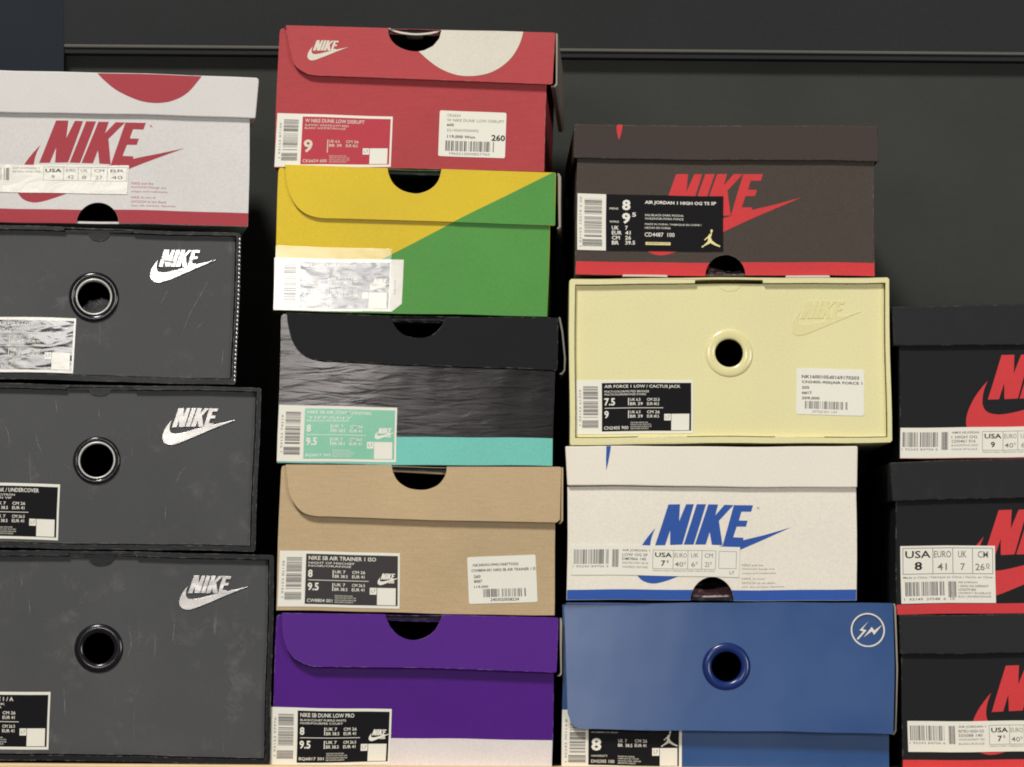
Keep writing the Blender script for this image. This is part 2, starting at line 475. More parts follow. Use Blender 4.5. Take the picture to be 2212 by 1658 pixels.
def std_label(fr, parent, quad, y, title, l2, l3, sizes, cols, code, panel=None, sheet=None, txt=None, sb=True, seed=1, small_logo=None, name='size_label', bold=0.6, bare=False):
    panel = panel or ink; sheet = sheet or paper; txt = txt or paper
    mb = M(fr)
    mb.prism(quad, y - 0.00016, y, sheet)
    L = Lab(mb, quad, 850, 395, y - 0.00016)
    L.bars(52, 45, 160, 272, True, 1, seed); L.bars(45, 292, 162, 350, True, 1, seed + 50)
    L.text('1 93153 %05d' % (seed * 7919 % 99999), 22, 70, 38, 330, inkgrey, 1, 0, True)
    L.rect(188, 20, 836, 376, panel, 1)
    L.text(title, 207, 35, 207 + min(600, 19 * len(title)), 63, txt, 2, bold)
    if not bare:
        L.text(l2, 207, 76, 530, 91, txt, 2, 0.2); L.text(l3, 207, 98, 508, 112, txt, 2, 0.2)
    ys = [(132, 186), (224, 280)] if len(sizes) == 2 else [(190, 288)]
    for (a, b), sz, c in zip(ys, sizes, cols):
        L.text(sz, 205, a, 205 + (34 if len(sizes) == 2 else 68) * len(sz.replace('.', '')) + (12 if '.' in sz else 0) - 2, b, txt, 2, 1.2)
        L.rect(378, a, 384, b, txt, 2)
        hh = 22; b = a + 54
        L.text(c[0], 392, a + 1, 468, a + hh, txt, 2, 0.5); L.text(c[1], 392, b - hh, 484, b, txt, 2, 0.5)
        L.text(c[2], 515, a + 1, 606, a + hh, txt, 2, 0.5); L.text(c[3], 515, b - hh, 602, b, txt, 2, 0.5)
    if len(sizes) == 2: L.rect(207, 203, 632, 207, txt, 2)
    L.text(code, 203, 338, 380, 362, txt, 2, 0.3)
    for i, t in enumerate(('MADE IN CHINA / HECHO EN CHINA', 'FABRIQUE EN CHINE / MADE IN CHINA', 'NIKE USA INC BEAVERTON OREGON 97005', 'NIKE EUROPE HILVERSUM')):
        L.text(t, 396, 308 + i * 15, 396 + (125, 150, 150, 130)[i], 318 + i * 15, txt, 2, 0)
    L.rect(640, 250, 688, 298, sheet, 2); L.text('L7', 650, 262, 680, 284, inkgrey, 3, 0)
    L.rect(692, 250, 822, 372, sheet, 2)
    if sb:
        lx, ly = L.p(715, 190); kx = (quad[1][0] - quad[0][0]) / 850
        for i, p in enumerate(logo_polys(lx, ly, 42 * kx, 0.02)):
            mb.sheet(p, L.y - (2 + 0.2 * i) * L.st, txt)
        L.text('SB', 770, 192, 812, 216, txt, 3, 1.5)
    return mb.build(name, parent)

def price_sticker(fr, parent, quad, y, w, h, lines, bar, extra=None, seed=3):
    mb = M(fr); cx = sum(p[0] for p in quad) / 4; cy = sum(p[1] for p in quad) / 4
    # rounded corners
    q = []
    for i in range(4):
        p = quad[i]; a = quad[i - 1]; b = quad[(i + 1) % 4]
        def toward(t, r=4.0):
            d = math.dist(p, t); return (p[0] + (t[0] - p[0]) * r / d, p[1] + (t[1] - p[1]) * r / d)
        p1, p2 = toward(a), toward(b)
        for k in range(4):
            t = k / 3; q.append(tuple((1 - t) ** 2 * p1[j] + 2 * t * (1 - t) * p[j] + t * t * p2[j] for j in (0, 1)))
    mb.prism(q, y - 0.00016, y, paper)
    L = Lab(mb, quad, w, h, y - 0.00016)
    for t, x0, y0, x1, y1, b, m in lines: L.text(t, x0, y0, x1, y1, m, 1, b)
    L.bars(*bar, False, 1, seed)
    return mb.build('price_sticker', parent)

# ------------------------------------------------------------------ box carcass helpers
DEPTH = 0.30
def shell(mb, quad, y0, depth, m, t=4.5, inm=None):
    """four walls behind the front panel and a closed back; quad = corners TL TR BR BL"""
    cx = sum(p[0] for p in quad) / 4; cy = sum(p[1] for p in quad) / 4
    inn = [(p[0] + (t if p[0] < cx else -t), p[1] + (t if p[1] < cy else -t)) for p in quad]
    mb.holed(quad, inn, y0, depth, m)
    mb.prism([(p[0], p[1]) for p in inn], depth - 0.004, depth - 0.001, inm or inner)
    # lining whose dark tone paints in the interior shade
    lin2 = [(p[0] + (.6 if p[0] < cx else -.6), p[1] + (.6 if p[1] < cy else -.6)) for p in inn]
    mb.holed(inn, lin2, y0 + 0.001, depth - 0.004, inm or inner)

def notched_bottom(tl, tr, br, bl, cx, r, top, n=20):
    """panel outline with a half-round finger notch in its lower edge"""
    def by(x): return bl[1] + (br[1] - bl[1]) * (x - bl[0]) / (br[0] - bl[0])
    a = arc(cx, by(cx), r, 0, -180, n, by(cx) - top)
    pts = [tl, tr, br] + [(x, min(y, by(x))) for x, y in a] + [bl]
    return pts

G_LID = 'lidded shoe boxes with a logo on the end panel'
G_FLAP = 'flip-top shoe boxes with a half-round thumb notch'
G_DRAW = 'drawer shoe boxes with a round finger hole'

# ================================================================== BACKGROUND
def bgp(px, py, y):
    k = (D + y) / D
    return (CAMX + (px - CAMX) * k, CAMY + (py - CAMY) * k)
def bgbox(name, x0, y0, x1, y1, yf, yb, m, slope=0.0, bevel=0.0):
    root = None
    class F:                                     # structure: world coordinates, no thing
        def pt(s, px, py, y): return W(px, py, y)
    mb = M(F())
    q = [bgp(x0, y0, yf), bgp(x1, y0 + slope * (x1 - x0), yf), bgp(x1, y1 + slope * (x1 - x0), yf), bgp(x0, y1, yf)]
    mb.prism(q, yf, yb, m)
    o = mb.build(name, None, bevel); o['kind'] = 'structure'; return o
WALL = 0.37
bgbox('wall', -1500, -400, 3700, 2600, WALL, WALL + 0.05, wall_m)
bgbox('upper_wall', 138, -1200, 3700, 97, WALL - 0.016, WALL - 0.0005, wall_up, 0.0085)
bgbox('wall_moulding', 138, 95.5, 3700, 102.4, WALL - 0.0172, WALL - 0.001, wall_lip, 0.0085, 0.0009)
bgbox('wall_moulding', 138, 102.5, 3700, 116, WALL - 0.0145, WALL - 0.0008, wall_up, 0.0085, 0.001)
bgbox('wall_return', -1500, -1200, 137.8, 2600, WALL - 0.0165, WALL - 0.0004, pillar_m, 0.0)

class FW:
    def pt(s, px, py, y): return W(px, py, y)
mb = M(FW())
mb.prism([(-1200, 1646 - 1200 * .0045), (3200, 1658 + 3200 * .0035), (3200, 1720 + 11), (-1200, 1720 - 5)], -0.012, WALL - 0.001, wood)
o = mb.build('shelf', None, 0.0012); o['kind'] = 'structure'

# ================================================================== COLUMN 1
# --- white and red lidded box
r = 'A1'
root, fr = thing('shoe_box', 'white lidded shoe box with red bottom band and red logo, above the charcoal drawer boxes', 'shoe box', *u(r, 790, 1385), G_LID, lean=-0.12)
quad = us(r, [(-385, 470), (1995, 500), (1978, 1398), (-385, 1352)])
body = M(fr)
front = notched_bottom(quad[0], quad[1], quad[2], quad[3], u(r, 780, 0)[0], 168 * uk(r), u(r, 0, 1207)[1])
body.prism(front, 0.004, 0.006, white_left)
shell(body, quad, 0.0062, DEPTH, white_left)
def stripe(mb, y, m, r, cx, rad, lt, rt, rb, lb, top):
    """coloured band along the bottom of the front panel, cut by the notch"""
    def by(x): return lb[1] + (rb[1] - lb[1]) * (x - lb[0]) / (rb[0] - lb[0])
    def ty(x): return lt[1] + (rt[1] - lt[1]) * (x - lt[0]) / (rt[0] - lt[0])
    H = by(cx) - top
    f = max(0.0, 1 - ((by(cx) - ty(cx)) / H) ** 2) ** 0.5; hx = rad * f
    L = [lt, (cx - hx, ty(cx - hx))]; 
    a0 = math.asin(min(1, (by(cx) - ty(cx)) / H))
    left = [(cx - rad * math.cos(a0 * (1 - i / 8)), by(cx) - H * math.sin(a0 * (1 - i / 8))) for i in range(9)]
    right = [(2 * cx - x, y_) for x, y_ in left]
    mb.sheet([lt] + left + [lb], y, m)
    mb.sheet([rt, rb] + right[::-1], y, m)
stripe(body, 0.0038, red_ink, r, u(r, 780, 0)[0], 168 * uk(r), u(r, -383, 1241), u(r, 1979, 1291), u(r, 1976, 1396), u(r, -383, 1351), u(r, 0, 1207)[1])
bo = body.build('body', root, 0.0005)
L_ = M(fr); LL = Lab(L_, us(r, [(1040, 1040), (1410, 1050), (1410, 1255), (1040, 1250)]), 370, 210, 0.004)
for i, (t, x) in enumerate((('NIKE and the', 180), ('SWOOSH Design are', 280), ('unique and trademarks.', 300), ('NIKE, le nom et', 200), ('SWOOSH et son dessin', 285), ('sont des marques deposees.', 365))):
    yy = 8 + i * 33 + (14 if i > 2 else 0); LL.text(t, 5, yy, x, yy + 20, red_ink, 1, 0)
L_.build('fine_print', bo)
L_ = M(fr); LL.mb = L_; LL.text('R', 160, -455, 180, -435, red_ink, 1, 0); L_.build('trademark_sign', bo)
logo(fr, bo, *u(r, 310, 888), 336 * uk(r), 0.004, red_ink, 0.033, 0.41)
lid = M(fr)
lid.prism(us(r, [(-405, 140), (2045, 213), (2062, 222), (2066, 240), (2040, 530), (2030, 538), (-405, 478)]), 0.0, DEPTH + 0.003, white_left)
seg = smooth(us(r, [(778, 181), (830, 235), (920, 310), (1020, 365), (1120, 405), (1220, 422), (1330, 415), (1430, 380), (1510, 325), (1570, 255), (1608, 205)]), 4)
lid.sheet(seg, -0.0002, red_ink)
lid.build('lid', root, 0.0008)
# clear glossy size label
mb = M(fr); q = us(r, [(-330, 895), (1025, 915), (1012, 1145), (-330, 1110)])
mb.prism(q, 0.0034, 0.0037, paper_glos)
Lb = Lab(mb, q, 1355, 230, 0.0034)
Lb.bars(20, 25, 405, 130, False, 1, 9)
Lb.text('AIR JORDAN 1', 430, 20, 640, 38, inkgrey, 1, 0); Lb.text('RETRO HIGH OG', 430, 48, 650, 64, inkgrey, 1, 0)
Lb.text('USA', 690, 32, 820, 62, ink, 1, 1); Lb.text('9', 740, 84, 765, 112, inkgrey, 1, 0.3)
for x0, x1, a, b in ((835, 950, 'EURO', '42'), (955, 1050, 'UK', '8'), (1060, 1180, 'CM', '27'), (1190, 1340, 'BR', '40')):
    Lb.text(a, x0 + 20, 32, x1 - 20, 56, inkgrey, 1, 0); Lb.text(b, x0 + 30, 84, x1 - 30, 112, inkgrey, 1, 0)
Lb.frame(675, 16, 1345, 128, 2.5, inkgrey, 1)
for x in (835, 952, 1055, 1185): Lb.rect(x, 18, x + 2.5, 126, inkgrey, 2)
mb.build('size_label', root)

# --- drawer boxes
def drawer(r, label, outer, inn, notch, thumb, hole, r_hole, r_ring, face_m, sleeve_m, tilt_up, lean, logo_at, chrome_ring, group=G_DRAW, thumb_m=None, ring_m=None, face_y=0.0045, cham=4, logo_m=None, bot_tabs=None, scr=()):
    root, fr = thing('shoe_box', label, 'shoe box', (u(r, outer[2][0], 0)[0] + u(r, outer[3][0], 0)[0]) / 2, u(r, *outer[2])[1], group, lean)
    out = us(r, outer); i4 = us(r, inn)
    # round the outer corners a little
    o2 = []
    for i in range(4):
        p, a, b = out[i], out[i - 1], out[(i + 1) % 4]
        for t in (a, b):
            d = math.dist(p, t); o2.append((p[0] + (t[0] - p[0]) * cham / d, p[1] + (t[1] - p[1]) * cham / d))
    def top(x): return i4[0][1] + (i4[1][1] - i4[0][1]) * (x - i4[0][0]) / (i4[1][0] - i4[0][0])
    n0, n1 = u(r, notch[0], 0)[0], u(r, notch[1], 0)[0]
    hole_poly = [i4[0], (n0, top(n0)), (n0 + 1, top(n0) - tilt_up), (n1 - 1, top(n1) - tilt_up), (n1, top(n1)), i4[1], i4[2], i4[3]]
    sl = M(fr); sl.holed(o2, hole_poly, 0.0, DEPTH, sleeve_m)
    sl.prism([(p[0] + (1 if k in (0, 3) else -1), p[1] + (1 if k < 2 else -1)) for k, p in enumerate(out)], DEPTH, DEPTH + 0.002, sleeve_m)
    if bot_tabs:
        for a, b in bot_tabs:
            ya = u(r, 0, inn[3][1])[1]
            sl.prism([(u(r, a, 0)[0], ya + 1), (u(r, a + 18, 0)[0], ya - 4), (u(r, b - 18, 0)[0], ya - 4), (u(r, b, 0)[0], ya + 1)], 0.0022, face_y - 0.0002, sleeve_m)
    sl.build('sleeve', root, 0.0007)
    g = 1.6
    f4 = [(i4[0][0] + g, i4[0][1] - tilt_up * .5 + 1), (i4[1][0] - g * 1.5, i4[1][1] - tilt_up * .5 + 1), (i4[2][0] - g * 1.5, i4[2][1] - g * 1.4), (i4[3][0] + g, i4[3][1] - g * 1.4)]
    f4 = [(f4[0][0], max(f4[0][1], i4[0][1] - tilt_up + 1.5)), (f4[1][0], max(f4[1][1], i4[1][1] - tilt_up + 1.5)), f4[2], f4[3]]
    f4[0] = (f4[0][0], i4[0][1] + g); f4[1] = (f4[1][0], i4[1][1] + g)
    hx, hy = u(r, *hole); rh = r_hole * uk(r); rr = r_ring * uk(r)
    dr = M(fr)
    warped(dr, f4, circle(hx, hy, rh + 0.5, 64), 0.002, face_m, lambda x, y: face_y, 40.0)
    shell(dr, f4, face_y + 0.0022, DEPTH - 0.01, face_m)
    for c in scr:
        p = smooth(us(r, c), 6); n = len(p); a = []; b_ = []
        for i, q in enumerate(p):
            w = 0.75 * math.sin(math.pi * (i + 0.5) / n) * (0.6 + 0.4 * math.sin(i * 2.3))
            a.append((q[0] - w, q[1])); b_.append((q[0] + w, q[1]))
        dr.sheet(a + b_[::-1], face_y - 0.00008, scratch)
    dro = dr.build('drawer', root)
    rg = M(fr)
    ring(rg, hx, hy, rh + (3 if chrome_ring else 0), rr, 0.0014 if ring_m else 0.0022, face_y, ring_m or black_gl)
    rg.build('finger_hole_ring', dro)
    if chrome_ring:
        cr = M(fr); ring(cr, hx, hy, rh - 1.2, rh + 3.2, 0.0016, face_y - 0.0012, chrome, prof=8, dip=0.010); cr.build('metal_eyelet', dro)
    if thumb:
        tx0, tx1, ty = thumb; a = u(r, tx0, 0)[0]; b = u(r, tx1, 0)[0]; yb = u(r, 0, ty)[1]; cx = (a + b) / 2
        yt = top(cx) - tilt_up + 0.5
        tm = M(fr)
        tm.prism([(n0 + 2, yt), (n1 - 2, yt), (n1 - 2, top(cx) + .8), (b + 3, top(cx) + .8)] + arc(cx, top(cx), (b - a) / 2, 0, 180, 16, yb - top(cx)) + [(a - 3, top(cx) + .8), (n0 + 2, top(cx) + .8)], face_y - 0.0009, face_y - 0.0001, thumb_m or sleeve_m)
        tm.build('thumb_tab', dro)
    if logo_at:
        lx, ly, lh, sl_, lm, th = logo_at
        logo(fr, dro, *u(r, lx, ly), lh * uk(r), face_y, lm, sl_, 0.35, 1.0, th, 'logo', (0.0003 if th > .0005 else 0.00015) if th > .0002 else 0)
    return root, fr, dro

r2, f2, d2 = drawer('A2', 'charcoal drawer shoe box with glaring silvery label and beaded right edge, under the white box', [(-440, 2), (1925, 78), (1882, 1286), (-440, 1232)],
    [(-402, 36), (1888, 100), (1848, 1243), (-402, 1186)], (515, 1065), (705, 880, 138), (745, 585), 135, 200, drawer_blk, sleeve_blk, 5, -0.10,
    (1263, 339, 135, 0.02, foil_dim, 0.0009), True, scr=[[(1690, 390), (1600, 560), (1510, 720), (1440, 910)], [(1350, 500), (1300, 590), (1270, 640)], [(400, 690), (450, 650), (530, 640)], [(1780, 1010), (1775, 1130)], [(1620, 780), (1560, 840)]])
std_label(f2, r2, us('A2', [(-348, 738), (605, 757), (585, 1196), (-358, 1178)]), 0.0043, 'NIKE AIR MAX / OFF', 'BLACK/WHITE', 'NOIR/BLANC', ['8', '9.5'],
    [('UK 7', 'BR 38.5', 'CM 26', 'EUR 41')] * 2, 'CN1021 100', panel=ink_gloss, sheet=paper_glos, sb=False, seed=5)
# beaded shiny strip down the right edge of the sleeve
mb = M(f2)
for i in range(34):
    t = i / 33; x, y = u('A2', 1912 + (1872 - 1912) * t, 130 + (1255 - 130) * t)
    vs = []; fs = []
    for a in range(5):
        for b in range(8):
            th = math.pi * a / 4; ph = 2 * math.pi * b / 8
            vs.append(f2.pt(x + 3.2 * math.sin(th) * math.cos(ph), y + 4.4 * math.cos(th), -0.0002 - 0.0010 * math.sin(th) * math.sin(ph)))
    for a in range(4):
        for b in range(8): fs.append([a * 8 + b, a * 8 + (b + 1) % 8, (a + 1) * 8 + (b + 1) % 8, (a + 1) * 8 + b])
    mb.add(vs, fs, foil_logo, True)
mb.build('shiny_edge_strip', r2)

r3, f3, d3 = drawer('A3', 'charcoal drawer shoe box with bright silver logo, middle one of the three charcoal boxes', [(-545, 22), (2082, 72), (2034, 1378), (-545, 1332)],
    [(-502, 62), (2045, 100), (2000, 1338), (-502, 1296)], (525, 1075), (705, 880, 130), (770, 645), 138, 190, drawer_blk, sleeve_blk, 5, -0.07,
    (1366, 387, 149, 0.01, foil_logo, 0.0009), True, scr=[[(1500, 690), (1440, 750), (1395, 850)], [(280, 430), (300, 520), (330, 580)], [(25, 360), (60, 430), (72, 550)], [(500, 675), (540, 690), (565, 715)], [(1325, 1010), (1318, 1130)], [(780, 240), (790, 310)], [(440, 160), (450, 260)]])
std_label(f3, r3, us('A3', [(-470, 818), (480, 835), (460, 1282), (-480, 1262)]), 0.0043, 'NIKE DAYBREAK / UNDERCOVER', 'BLACK/BRIGHT CITRON', 'NOIR/CITRON VIF', ['8', '9.5'],
    [('UK 7', 'BR 38.5', 'CM 26', 'EUR 41'), ('UK 7', 'BR 38.5', 'CM 26.5', 'EUR 41')], 'CJ3295 001', sb=False, seed=6)
r4, f4_, d4 = drawer('A4', 'charcoal drawer shoe box with dull dark logo, lowest of the three, on the wooden shelf', [(-560, 52), (2015, 96), (1980, 1642), (-560, 1592)],
    [(-522, 92), (1980, 130), (1946, 1598), (-522, 1552)], (505, 1005), (640, 845, 180), (722, 787), 112, 180, drawer_blk, sleeve_blk, 5, -0.06,
    (1379, 379, 129, 0.02, foil_logo, 0.0009), False, scr=[[(160, 260), (155, 330)], [(210, 420), (216, 540)], [(1280, 560), (1270, 680), (1262, 740)], [(890, 370), (930, 340)], [(470, 1080), (480, 1300)], [(940, 620), (960, 760), (930, 860)]])
std_label(f4_, r4, us('A4', [(-506, 1090), (372, 1108), (352, 1532), (-518, 1512)]), 0.0043, 'NIKE AIR FORCE 1 / A', 'BLACK/BLACK', 'NOIR/NOIR', ['8', '9.5'],
    [('UK 7', 'BR 38.5', 'CM 26', 'EUR 41'), ('UK 7', 'BR 38.5', 'CM 26.5', 'EUR 41')], 'CV0580 001', sb=False, seed=7)

def inside_paper(label, pts, y0, mats, name='wrapping_paper', seed=2, bands=None):
    """crumpled paper seen through a finger hole; pts = x0,y0,x1,y1 in units"""
    x0, ya, x1, yb = pts; rr = random.Random(seed)
    o = bpy.data.objects.new(name, bpy.data.meshes.new(name)); col.objects.link(o)
    loc = W((x0 + x1) / 2, yb, y0 + 0.03); o.location = loc
    nx, ny = 14, 9; vs = []; fs = []; mi = []
    for j in range(ny + 1):
        for i in range(nx + 1):
            s_, t = i / nx, j / ny
            hgt = ya + (yb - ya) * t + 3 * math.sin(5 * s_ + seed) * (1 - t) * 2
            v = W(x0 + (x1 - x0) * s_, hgt, y0 + 0.045 * (1 - t) + rr.uniform(-1, 1) * 0.004) - loc
            vs.append(tuple(v))
    for j in range(ny):
        for i in range(nx):
            a = j * (nx + 1) + i; fs.append([a, a + nx + 1, a + nx + 2, a + 1])
            mi.append(bands[j] if bands else 0)
    me = o.data; me.from_pydata(vs, [], fs)
    for m in mats: me.materials.append(m)
    for p, k in zip(me.polygons, mi): p.material_index = k; p.use_smooth = True
    so = o.modifiers.new('thickness', 'SOLIDIFY'); so.thickness = 0.0006
    o['label'] = label; o['category'] = 'paper'
    return o
hx, hy = u('A2', 745, 585); rr_ = 150 * uk('A2')
inside_paper('grey tissue paper seen through the round hole of the uppermost charcoal box', (hx - rr_ * 0.9, hy - 4, hx + rr_ * 1.0, hy + rr_ * 1.5), 0.009, [tissue_grey])

# ================================================================== COLUMN 2: flip-top boxes
FY = 0.0016
def corner(prev, pts):
    d = math.dist(prev, pts[0]); a = (pts[0][0] + (prev[0] - pts[0][0]) * 90 / d, pts[0][1] + (prev[1] - pts[0][1]) * 90 / d)
    return smooth([a] + pts + [(pts[-1][0], pts[-1][1] - 70)], 5)[:-5]
def notch_end(flap):
    # last point of the thumb notch: where the outline climbs back to the top edge
    return max((p for i, p in enumerate(flap[1:10]) if i > 2), key=lambda p: p[0] - 2 * p[1] if p[0] < 1400 else -9999)
def flap_box(r, label, flap, notch, body_quad, strip_x, body_top, flap_m, body_m, side, bulge, lean, side_m=None, edge_m=None, extra_flap=None, extra_body=None, left_top=None, foil_body=False):
    cx = (body_quad[2][0] + body_quad[3][0]) / 2
    root, fr = thing('shoe_box', label, 'shoe box', *u(r, cx, (body_quad[2][1] + body_quad[3][1]) / 2), G_FLAP, lean)
    q = us(r, body_quad)
    b = M(fr)
    tl = left_top or body_quad[0]
    strip_x = 560
    b.prism(us(r, [(tl[0] - 4, tl[1] + 40), (tl[0], tl[1] + 16), (tl[0] + 14, tl[1] + 2), (strip_x, tl[1] + 10), (strip_x, body_top), (body_quad[1][0], body_top), body_quad[1], body_quad[2], body_quad[3]]), 0.004, 0.006, body_m)
    qt = [u(r, tl[0], tl[1] + 6), u(r, body_quad[1][0], tl[1] + 70), q[2], q[3]]
    shell(b, [(p[0] + (0.3 if k in (0, 3) else -0.3), p[1]) for k, p in enumerate(qt)], 0.0062, DEPTH, side_m or body_m)
    if extra_body: extra_body(b, fr)
    bo = b.build('body', root, 0.0005)
    ytop = u(r, 0, min(p[1] for p in flap))[1]; ybot = u(r, 0, max(p[1] for p in flap))[1]
    tilt = (ytop, ybot - ytop, bulge)
    l = M(fr)
    k0 = next(i for i, p in enumerate(flap) if i > 5 and p[0] < 450)
    nt = flap.index(notch_end(flap))
    flap2 = [flap[0]] + smooth(flap[1:nt + 1], 4) + flap[nt + 1:k0] + corner(flap[k0 - 1], flap[k0:])
    l.prism(us(r, flap2), FY, FY + 0.0012, flap_m, tilt)
    # top panel and side wall of the lid
    tr = max(flap, key=lambda p: p[0] - p[1])
    l.prism(us(r, [(tl[0] + 30, tl[1] - 2), (tr[0], tr[1] + 1), (tr[0], tr[1] + 4), (tl[0] + 30, tl[1] + 2)]), FY + 0.0014, DEPTH + 0.002, side_m or flap_m)
    l.prism(us(r, [(tl[0] + 60, tl[1] + 3), (tr[0] - 20, tr[1] + 5), (tr[0] - 20, tr[1] + 30), (tl[0] + 60, tl[1] + 27)]), FY + 0.003, DEPTH - 0.01, inner)  # added dark slab, paints shade under the lid top behind the notch
    if extra_flap: extra_flap(l, fr, tilt)
    lo = l.build('lid', root, 0.0005)
    s = M(fr)
    s.prism(us(r, side), FY + 0.0004, DEPTH, edge_m or edge_grey)
    s.build('lid_side_panel', lo, 0.0003)
    return root, fr, bo, lo, tilt

# --- red
def red_extra(l, fr, tilt):
    pts = us('B1', [(1257, 119), (1838, 127)]) + smooth(us('B1', [(1838, 127), (1815, 210), (1760, 310), (1680, 385), (1590, 430), (1480, 448), (1370, 440), (1260, 400), (1170, 340), (1097, 275)]), 4)[1:] + us('B1', [(1135, 268), (1198, 236), (1242, 181)])
    l.sheet(pts, FY - 0.0002, cream_ink, tilt)
    l.prism(smooth(us('B1', [(880, 100), (960, 128), (1070, 142), (1180, 132), (1256, 112)]), 3) + smooth(us('B1', [(1256, 122), (1180, 146), (1070, 155), (960, 142), (880, 112)]), 3), 0.004, 0.03, cream_ink)
notchB1 = [(878, 105), (885, 160), (920, 215), (980, 255), (1060, 275), (1130, 268), (1195, 235), (1240, 180), (1257, 118)]
rt, fr, bo, lo, tl = flap_box('B1', 'red flip-top shoe box with a white disc segment beside its thumb notch',
    [(150, 78)] + notchB1 + [(2060, 131), (2066, 140), (2052, 495), (2040, 503), (1200, 478), (370, 442), (300, 425), (240, 385), (205, 335), (185, 260), (165, 160)],
    None, [(105, 100), (2008, 515), (1985, 1118), (68, 1088)], 200, 300, red_board, red_board,
    [(2070, 134), (2083, 138), (2085, 500), (2070, 518), (2040, 518), (2040, 508), (2066, 504), (2074, 490)], 0.0035, 0.03, extra_flap=red_extra, edge_m=edge_grey, left_top=(108, 96))
logo(fr, lo, *u('B1', 345, 264), 74 * uk('B1'), FY - 0.0001, cream_ink, 0.03, tilt=tl)
std_label(fr, rt, us('B1', [(95, 700), (915, 733), (895, 1090), (68, 1082)]), 0.0038, 'W NIKE DUNK LOW DISRUPT', 'SUMMIT WHITE/GYM RED', 'BLANC SOMMET/ROUGE', ['9'],
    [('UK 6.5', 'BR 39', 'CM 26', 'EUR 40.5')], 'CK6654 600', panel=lab_red, sb=False, seed=11, txt=cream_ink)
price_sticker(fr, rt, us('B1', [(1250, 687), (1724, 703), (1708, 1026), (1233, 1012)]), 0.0038, 480, 325,
    [('CK6654', 55, 22, 150, 42, 0, inkgrey), ('W NIKE DUNK LOW DISRUPT', 55, 55, 465, 76, 0, inkgrey), ('600', 55, 90, 105, 110, 0.8, ink), ('22145607000492', 55, 128, 285, 146, 0, inkgrey), ('119,000 Won', 60, 172, 260, 196, 0.8, ink), ('260', 378, 160, 476, 205, 1.2, ink), ('M60210000827760', 80, 294, 370, 312, 0, inkgrey)],
    (50, 212, 400, 285), seed=12)

# --- yellow and green
GL = lambda y: 2045 - (y - 120) * 1195 / 605
def yg_flap(l, fr, tilt): l.sheet(us('B2', [(2048, 122), (2072, 122), (2068, 495), (GL(477), 477)]), FY - 0.0002, green, tilt)
def yg_body(b, fr): b.sheet(us('B2', [(GL(470), 470), (2028, 470), (2009.5, 1141.5), (890, 1120), (GL(1094), 1095)]), 0.0038, green)
notchB2 = [(878, 88), (890, 140), (922, 200), (980, 245), (1060, 268), (1120, 265), (1190, 235), (1240, 180), (1262, 98)]
rt, fr, bo, lo, tl = flap_box('B2', 'yellow and green shoe box split diagonally, shiny tape over its label, under the red box',
    [(150, 62)] + notchB2 + [(2068, 120), (2075, 126), (2068, 490), (2060, 498), (1350, 476), (390, 438), (300, 412), (230, 355), (185, 270), (160, 170)],
    None, [(100, 72), (2030, 505), (2010, 1142), (63, 1096)], 175, 295, yellow, yellow,
    [(2085, 122), (2100, 126), (2112, 150), (2108, 505), (2092, 520), (2078, 518), (2092, 500), (2090, 150)], 0.001, 0.03, side_m=green, extra_flap=yg_flap, extra_body=yg_body, left_top=(104, 78))
mb = M(fr)
mb.prism(us('B2', [(68, 722), (988, 738), (976, 1052), (905, 1108), (64, 1094)]), 0.0034, 0.0036, paper_glos)
q = us('B2', [(68, 722), (905, 740), (893, 1108), (64, 1092)])
L = Lab(mb, q, 850, 395, 0.0034)
L.bars(70, 45, 160, 350, True, 1, 21); L.rect(188, 22, 836, 376, ink_gloss, 1)
L.text('NIKE SB DUNK LOW PRO', 207, 35, 590, 62, paper, 2, 0.6); L.text('8', 205, 132, 239, 186, paper, 2, 1); L.text('9.5', 205, 224, 300, 280, paper, 2, 1)
for a, b in ((132, 186), (224, 280)):
    for t, x, yy in (('UK 7', 392, a), ('BR 38.5', 392, b - 22), ('CM 26', 515, a), ('EUR 41', 515, b - 22)): L.text(t, x, yy, x + 88, yy + 22, paper, 2, 0.4)
L.rect(207, 203, 632, 207, paper, 2); L.rect(692, 250, 822, 372, paper, 2); L.rect(640, 250, 688, 298, paper, 2)
for i in range(4): L.text('MADE IN CHINA / HECHO EN CHINA', 215, 312 + i * 15, 480, 322 + i * 15, paper, 2, 0)
L.text('BQ6817 701', 203, 290, 380, 304, paper, 2, 0)
lx, ly = L.p(715, 190)
for i, p in enumerate(logo_polys(lx, ly, 42 * .304, 0.02)): mb.sheet(p, L.y - (2 + .2 * i) * L.st, paper)
L.text('SB', 770, 192, 812, 216, paper, 3, 1.5)
L.text('8 US / 9.5 W', 872, 150, 884, 260, inkgrey, 1, 0, True)
mb.build('size_label', rt)
mb = M(fr); mb.sheet(us('B2', [(78, 634), (902, 660), (890, 1100), (66, 1088)]), 0.0029, tape_m); mb.build('clear_tape', rt)

